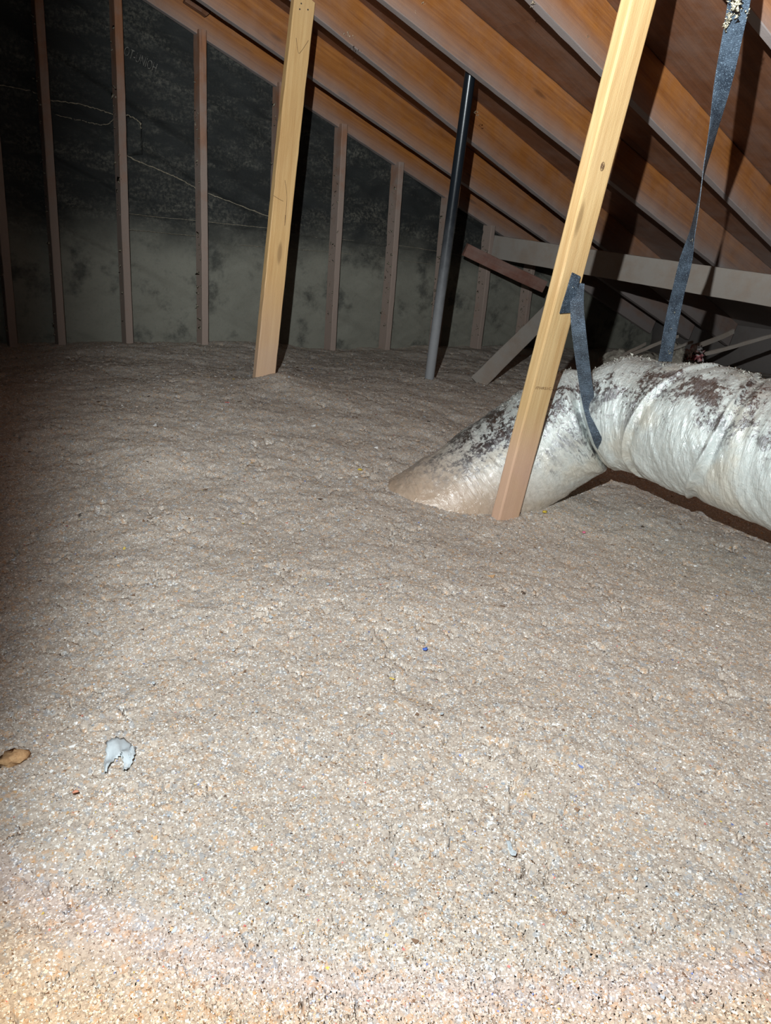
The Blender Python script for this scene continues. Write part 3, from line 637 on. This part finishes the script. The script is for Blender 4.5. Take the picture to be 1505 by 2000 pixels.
# hanging straps
def strap(pts, th, hw, name, label, n=150):
    K = []
    for (x, y, z), a in zip(pts, th):
        zz = z*KS; h = duct_depth(x, y)
        if h is not None and (name == 'hanging_strap' or y > 690): zz = (min(zz, h-.004) if y < 870 else h+.06) if name == 'hanging_strap' else h+.012
        K.append(list(P(x, y, z=zz))+[math.radians(a)])
    s = spline(K, n)
    for _ in range(14): s[1:-1, :3] = (s[:-2, :3]+2*s[1:-1, :3]+s[2:, :3])/4
    wd = np.array([camvec(math.cos(a), 0, math.sin(a)) for a in s[:, 3]]); o0 = s[0, :3].copy()
    return ob(name, ribbon_mesh(name, s[:, :3]-o0, wd, hw, .0018, M_strap, .12), None, Matrix.Translation(Vector(o0)), label, 'strap'), s, o0
zf = float(R.T[2]@(on2(1127, 570, .0235)-CAM))/KS
st1, s1, o1 = strap([(1128, 552, zf), (1126, 590, zf-.01), (1129, 640, 1.69), (1139, 720, 1.80), (1149, 785, 1.90), (1160, 830, 2.0), (1172, 862, 2.0), (1190, 888, 2.0), (1216, 906, 2.05)],
                    [10, 5, 0, 0, 0, 5, 12, 30, 50], .0195, 'hanging_strap', 'black webbing strap from the near post, cinched around the silver duct')
w_ = [on2(1125, 536, .026), on2(1120, 553, .029), on2(1115, 572, .031), on2(1109, 592, .030), on2(1104, 611, .027)]
s = spline([list(p) for p in w_], 24); o = ob('folded_end', ribbon_mesh('folded_end', s-o1, np.tile(xw+u2*.18, (24, 1)), np.linspace(.0175, .0235, 24), .003, M_strap, .1), st1)
o['label'] = 'folded black strap end pinned to the post'
p = on2(1119, 562, .033); ob('staple', tube_mesh('staple', [p-o1-xw*.004, p-o1+u2*.003, p-o1+xw*.004], .0011, M_nail, 6), st1)
st2, s2, o2 = strap([(1449, -60, 1.36), (1444, -5, 1.38), (1432, 60, 1.41), (1414, 150, 1.46), (1394, 250, 1.52), (1376, 330, 1.58), (1363, 400, 1.64), (1352, 455, 1.69), (1340, 505, 1.73), (1325, 565, 1.78), (1311, 630, 1.82), (1298, 706, 1.84)],
                    [0, 5, 15, 24, 53, 67, 75, 83, 101, 105, 114, 115], .0265, 'twisted_strap', 'twisted black webbing strap hanging from the roof down to the duct top')
def ruff(center, r, mat, seed, n=26):
    V = []; F = []; g_ = np.random.default_rng(seed)
    for _ in range(n):
        c = center+g_.normal(0, r, 3)*(.6, .6, 1); b0 = len(V)
        for _ in range(4): V.append(c+g_.normal(0, r*.42, 3))
        F += [(b0, b0+1, b0+2), (b0, b0+2, b0+3), (b0, b0+3, b0+1), (b0+1, b0+3, b0+2)]
    return V, F
for (px, py, z, r, n) in ((1434, 5, 1.36, .0075, 60), (1423, 30, 1.39, .0045, 30), (1419, 45, 1.40, .005, 34), (1440, 22, 1.385, .003, 10), (1460, 24, 1.39, .003, 10), (1351, 470, 1.69, .0018, 8), (1317, 612, 1.80, .0018, 8), (1308, 690, 1.83, .003, 8), (1311, 642, 1.81, .0015, 6)):
    V, F = ruff(P(px, py, z=z*KS-.01)-o2, r*KS, M_cream, int(px+py), n); ob('insulation_clump', mesh('insulation_clump', V, F, M_cream), st2)
# the rafter end the strap hangs from is out of frame: a fixing nail
ob('nail', tube_mesh('nail', [P(1449, -60, z=1.36*KS)-o2, P(1449, -60, z=1.36*KS)-o2+np.array([0, .04, .02])], .002, M_nail, 6), st2)

# ------------------------------------------------------------------ far right: lath sticks and debris by the eave
def stick(pa, pb, za, zb, w, t, label, seed, mat=None, wd=(0, 0, 1)):
    a, b = P(*pa, z=za), P(*pb, z=zb); board('lath_stick', a, b, wd, w, t, mat or M_grey, label, 'stick', 'loose lath sticks behind the duct', seed=seed, r=.0015, wob=.003)
stick((1192, 712), (1260, 671), 4.1, 4.3, .016, .008, 'short thin stick on the far left of the debris behind the duct', 80)
stick((1196, 708), (1324, 657), 4.2, 4.4, .018, .008, 'thin stick passing behind the twisted strap, above the duct', 81)
stick((1300, 690), (1352, 668), 4.2, 4.3, .014, .01, 'short stick stub just right of the twisted strap', 82)
stick((1350, 678), (1432, 647), 4.1, 4.3, .028, .010, 'flat pale lath above the red-stained rag', 83)
stick((1368, 693), (1560, 640), 4.0, 4.2, .020, .012, 'long thin lath reaching the right edge above the duct', 84)
def debris(name, pa, w, h, z, mat, seed, label, cat):
    nx2, ny2 = 16, 12; V = []; g_ = np.random.default_rng(seed)
    for i in range(ny2):
        for j in range(nx2):
            a = j/(nx2-1); b = i/(ny2-1); q = math.sin(math.pi*a)*.35+.65
            p = P(pa[0]+w*a, pa[1]-h*b*q, z=z+.06*b)+g_.normal(0, .006, 3); p[1] -= .03*math.sin(math.pi*a)*math.sin(math.pi*b); V.append(p)
    me = mesh(name, V, grid_faces(ny2, nx2), mat); o = ob(name, me, label=label, cat=cat); m_ = o.modifiers.new('t', 'SOLIDIFY'); m_.thickness = .02
M_rag = simple('dusty_rag', lin(150, 144, 132), .95, lin(118, 110, 100), 40, .01)
def m_rag2():
    t = NT('red_stained_rag'); n = t.noise(t.vec('pos'), 14, 3, .6); return t.fin(t.mix(t.rng(n, .46, .56), lin(170, 168, 166), lin(160, 90, 92)), .9)
debris('crumpled_batt', (1176, 716), 60, 34, 4.3, M_rag, 3, 'crumpled grey insulation scrap behind the left shoulder of the duct', 'scrap')
debris('crumpled_batt', (1232, 718), 62, 30, 4.35, M_rag, 4, 'crumpled grey insulation scrap just left of the twisted strap foot', 'scrap')
debris('crumpled_batt', (1302, 716), 40, 46, 4.25, M_rag, 5, 'crumpled grey insulation scrap just right of the twisted strap foot', 'scrap')
debris('stained_rag', (1343, 700), 27, 26, 3.95, m_rag2(), 6, 'small white and red rag by the long lath stick', 'rag')
for k, (a, b) in enumerate((((1168, 704), 1340),)):
    p = P(a[0], a[1], z=4.9); q = P(b, 706, z=4.8)
    board('ledge_board', p, q, (0, 0, 1), .05, .03, M_grey, 'low dusty board lying behind the top of the duct', 'board', seed=90)

# ------------------------------------------------------------------ scraps on the insulation
def gp(px, py):                                         # pixel -> point on the insulation
    z = 0.0
    for _ in range(12):
        p = P(px, py, Z=z); z = float(gheight(np.array([p[0]]), np.array([p[1]]), False)[0])
    return np.array([p[0], p[1], z])
def film(pix, name, mat, label, cat, lift=.006, curl=.006, seed=0):
    """thin crumpled scrap with a pixel outline lying on the ground"""
    K = np.array(pix, float); c = K.mean(0); rings = 6; n = 36
    idx = np.linspace(0, len(K), n, endpoint=False); i = idx.astype(int); f = (idx-i)[:, None]; O = K[i]*(1-f)+K[(i+1) % len(K)]*f
    base = gp(*c); V = []; g_ = np.random.default_rng(seed)
    for r in range(rings+1):
        for q in O:
            s = c+(q-c)*r/rings; p = gp(*s); p[2] += lift+curl*math.sin(s[0]*.23+s[1]*.11)+g_.normal(0, .0004); V.append(p-base)
    F = grid_faces(rings+1, n, True); o = ob(name, mesh(name, V, F, mat, True), None, Matrix.Translation(Vector(base)), label, cat)
    m_ = o.modifiers.new('t', 'SOLIDIFY'); m_.thickness = .0008; return o
def scrap_arch(label):                                   # torn plastic: an arch with two legs, built as a bent strip
    K = [(207, 1516, 2), (210, 1500, 7), (216, 1483, 13), (226, 1470, 16), (241, 1465, 18), (250, 1477, 16), (250, 1492, 11), (247, 1505, 8), (243, 1515, 3)]
    s = spline(K, 40); base = gp(230, 1480); V = []; g0 = np.random.default_rng(9)
    s[:, 2] *= 1+.14*g0.normal(0, 1, 40)
    cen_ = np.array([gp(a, b) for a, b, _ in s])
    for k, (a, b, w) in enumerate(s):
        nrm_ = s[min(k+1, 39), :2]-s[max(k-1, 0), :2]; nrm_ = np.array([nrm_[1], -nrm_[0]]); nrm_ /= np.linalg.norm(nrm_)+1e-9
        for j in range(7):
            e = (j-3)/3; p = gp(a+nrm_[0]*w*e*.9, b+nrm_[1]*w*e*.9); p[2] += .007+.004*math.sin(k*.17*math.pi)+.002*math.cos(e*2+k*.3)+g0.normal(0, .0006); V.append(p-base)
    o = ob('plastic_scrap', mesh('plastic_scrap', V, grid_faces(40, 7), M_white, True), None, Matrix.Translation(Vector(base)), label, 'plastic scrap')
    m_ = o.modifiers.new('t', 'SOLIDIFY'); m_.thickness = .0008
scrap_arch('torn whitish plastic film scrap shaped like an arch, lower left on the insulation')
o = film([(246, 1472), (258, 1466), (264, 1474), (262, 1486), (254, 1490), (248, 1482)], 'plastic_scrap', M_white, 'small pale plastic bit curled beside the arch-shaped film scrap', 'plastic scrap', .008, .004, 2)
film([(986, 1648), (994, 1650), (1000, 1662), (1008, 1672), (1005, 1680), (997, 1674), (990, 1662)], 'plastic_scrap', M_white, 'narrow strip of white film lower right of centre on the insulation', 'plastic scrap', .006, .002, 3)
for (px, py, r, mat, nm, lb) in ((28, 1487, .017, M_tan, 'tan_clump', 'orange-tan clump at the left edge beside the torn film'), (1063, 1003, .007, M_yellow, 'yellow_scrap', 'tiny yellow scrap at the foot of the duct'),
                                 (1139, 1043, .005, M_pink, 'pink_scrap', 'tiny pink scrap right of the near post foot'), (830, 1272, .0045, M_blue, 'blue_scrap', 'tiny blue scrap mid-floor'),
                                 (148, 1553, .0028, M_orange, 'orange_scrap', 'tiny orange-red scrap below and left of the torn film'), (702, 920, .006, M_yellow, 'yellow_scrap', 'tiny yellow scrap left of the buried duct end')):
    p = gp(px, py); ob(nm, lump_mesh(nm, r, mat, int(px), (1.3, 1, .45), .4, 7), None, Matrix.Translation(Vector(p+np.array([0, 0, .006]))), lb, 'scrap')
g_ = np.random.default_rng(5)
where = ['left of mid-floor', 'in mid-floor, upper of a close pair', 'left of the duct end, in line with it', 'just left of the buried duct end', 'between the torn film and mid-floor',
         'right of mid-floor, below the near post foot', 'below and left of the duct end', 'near the lower right corner', 'above the torn film scrap', 'right of the torn film scrap',
         'low in the middle of the photo', 'lowest of those left of middle', 'below the torn film scrap', 'far right of mid-floor']
for k in range(14):                                     # larger white paper chips one can point at
    px, py = [(390, 1213), (528, 1210), (590, 1038), (660, 1020), (455, 1275), (862, 1400), (640, 1145), (1240, 1705), (300, 1340), (500, 1395), (780, 1620), (520, 1770), (210, 1830), (1150, 1405)][k]
    p = gp(px, py); s = .0042*np.linalg.norm(p-CAM)
    a = [(px+s*900*math.cos(t)*g_.uniform(.6, 1.2)/np.linalg.norm(p-CAM), py+s*620*math.sin(t)*g_.uniform(.6, 1.2)/np.linalg.norm(p-CAM)) for t in np.linspace(0, 6.28, 8)[:-1]]
    film(a, 'paper_chip', M_white, ('white paper chip lying on the insulation, '+where[k]), 'paper chip', .007, .001, 30+k)['group'] = 'white paper chips on the insulation'
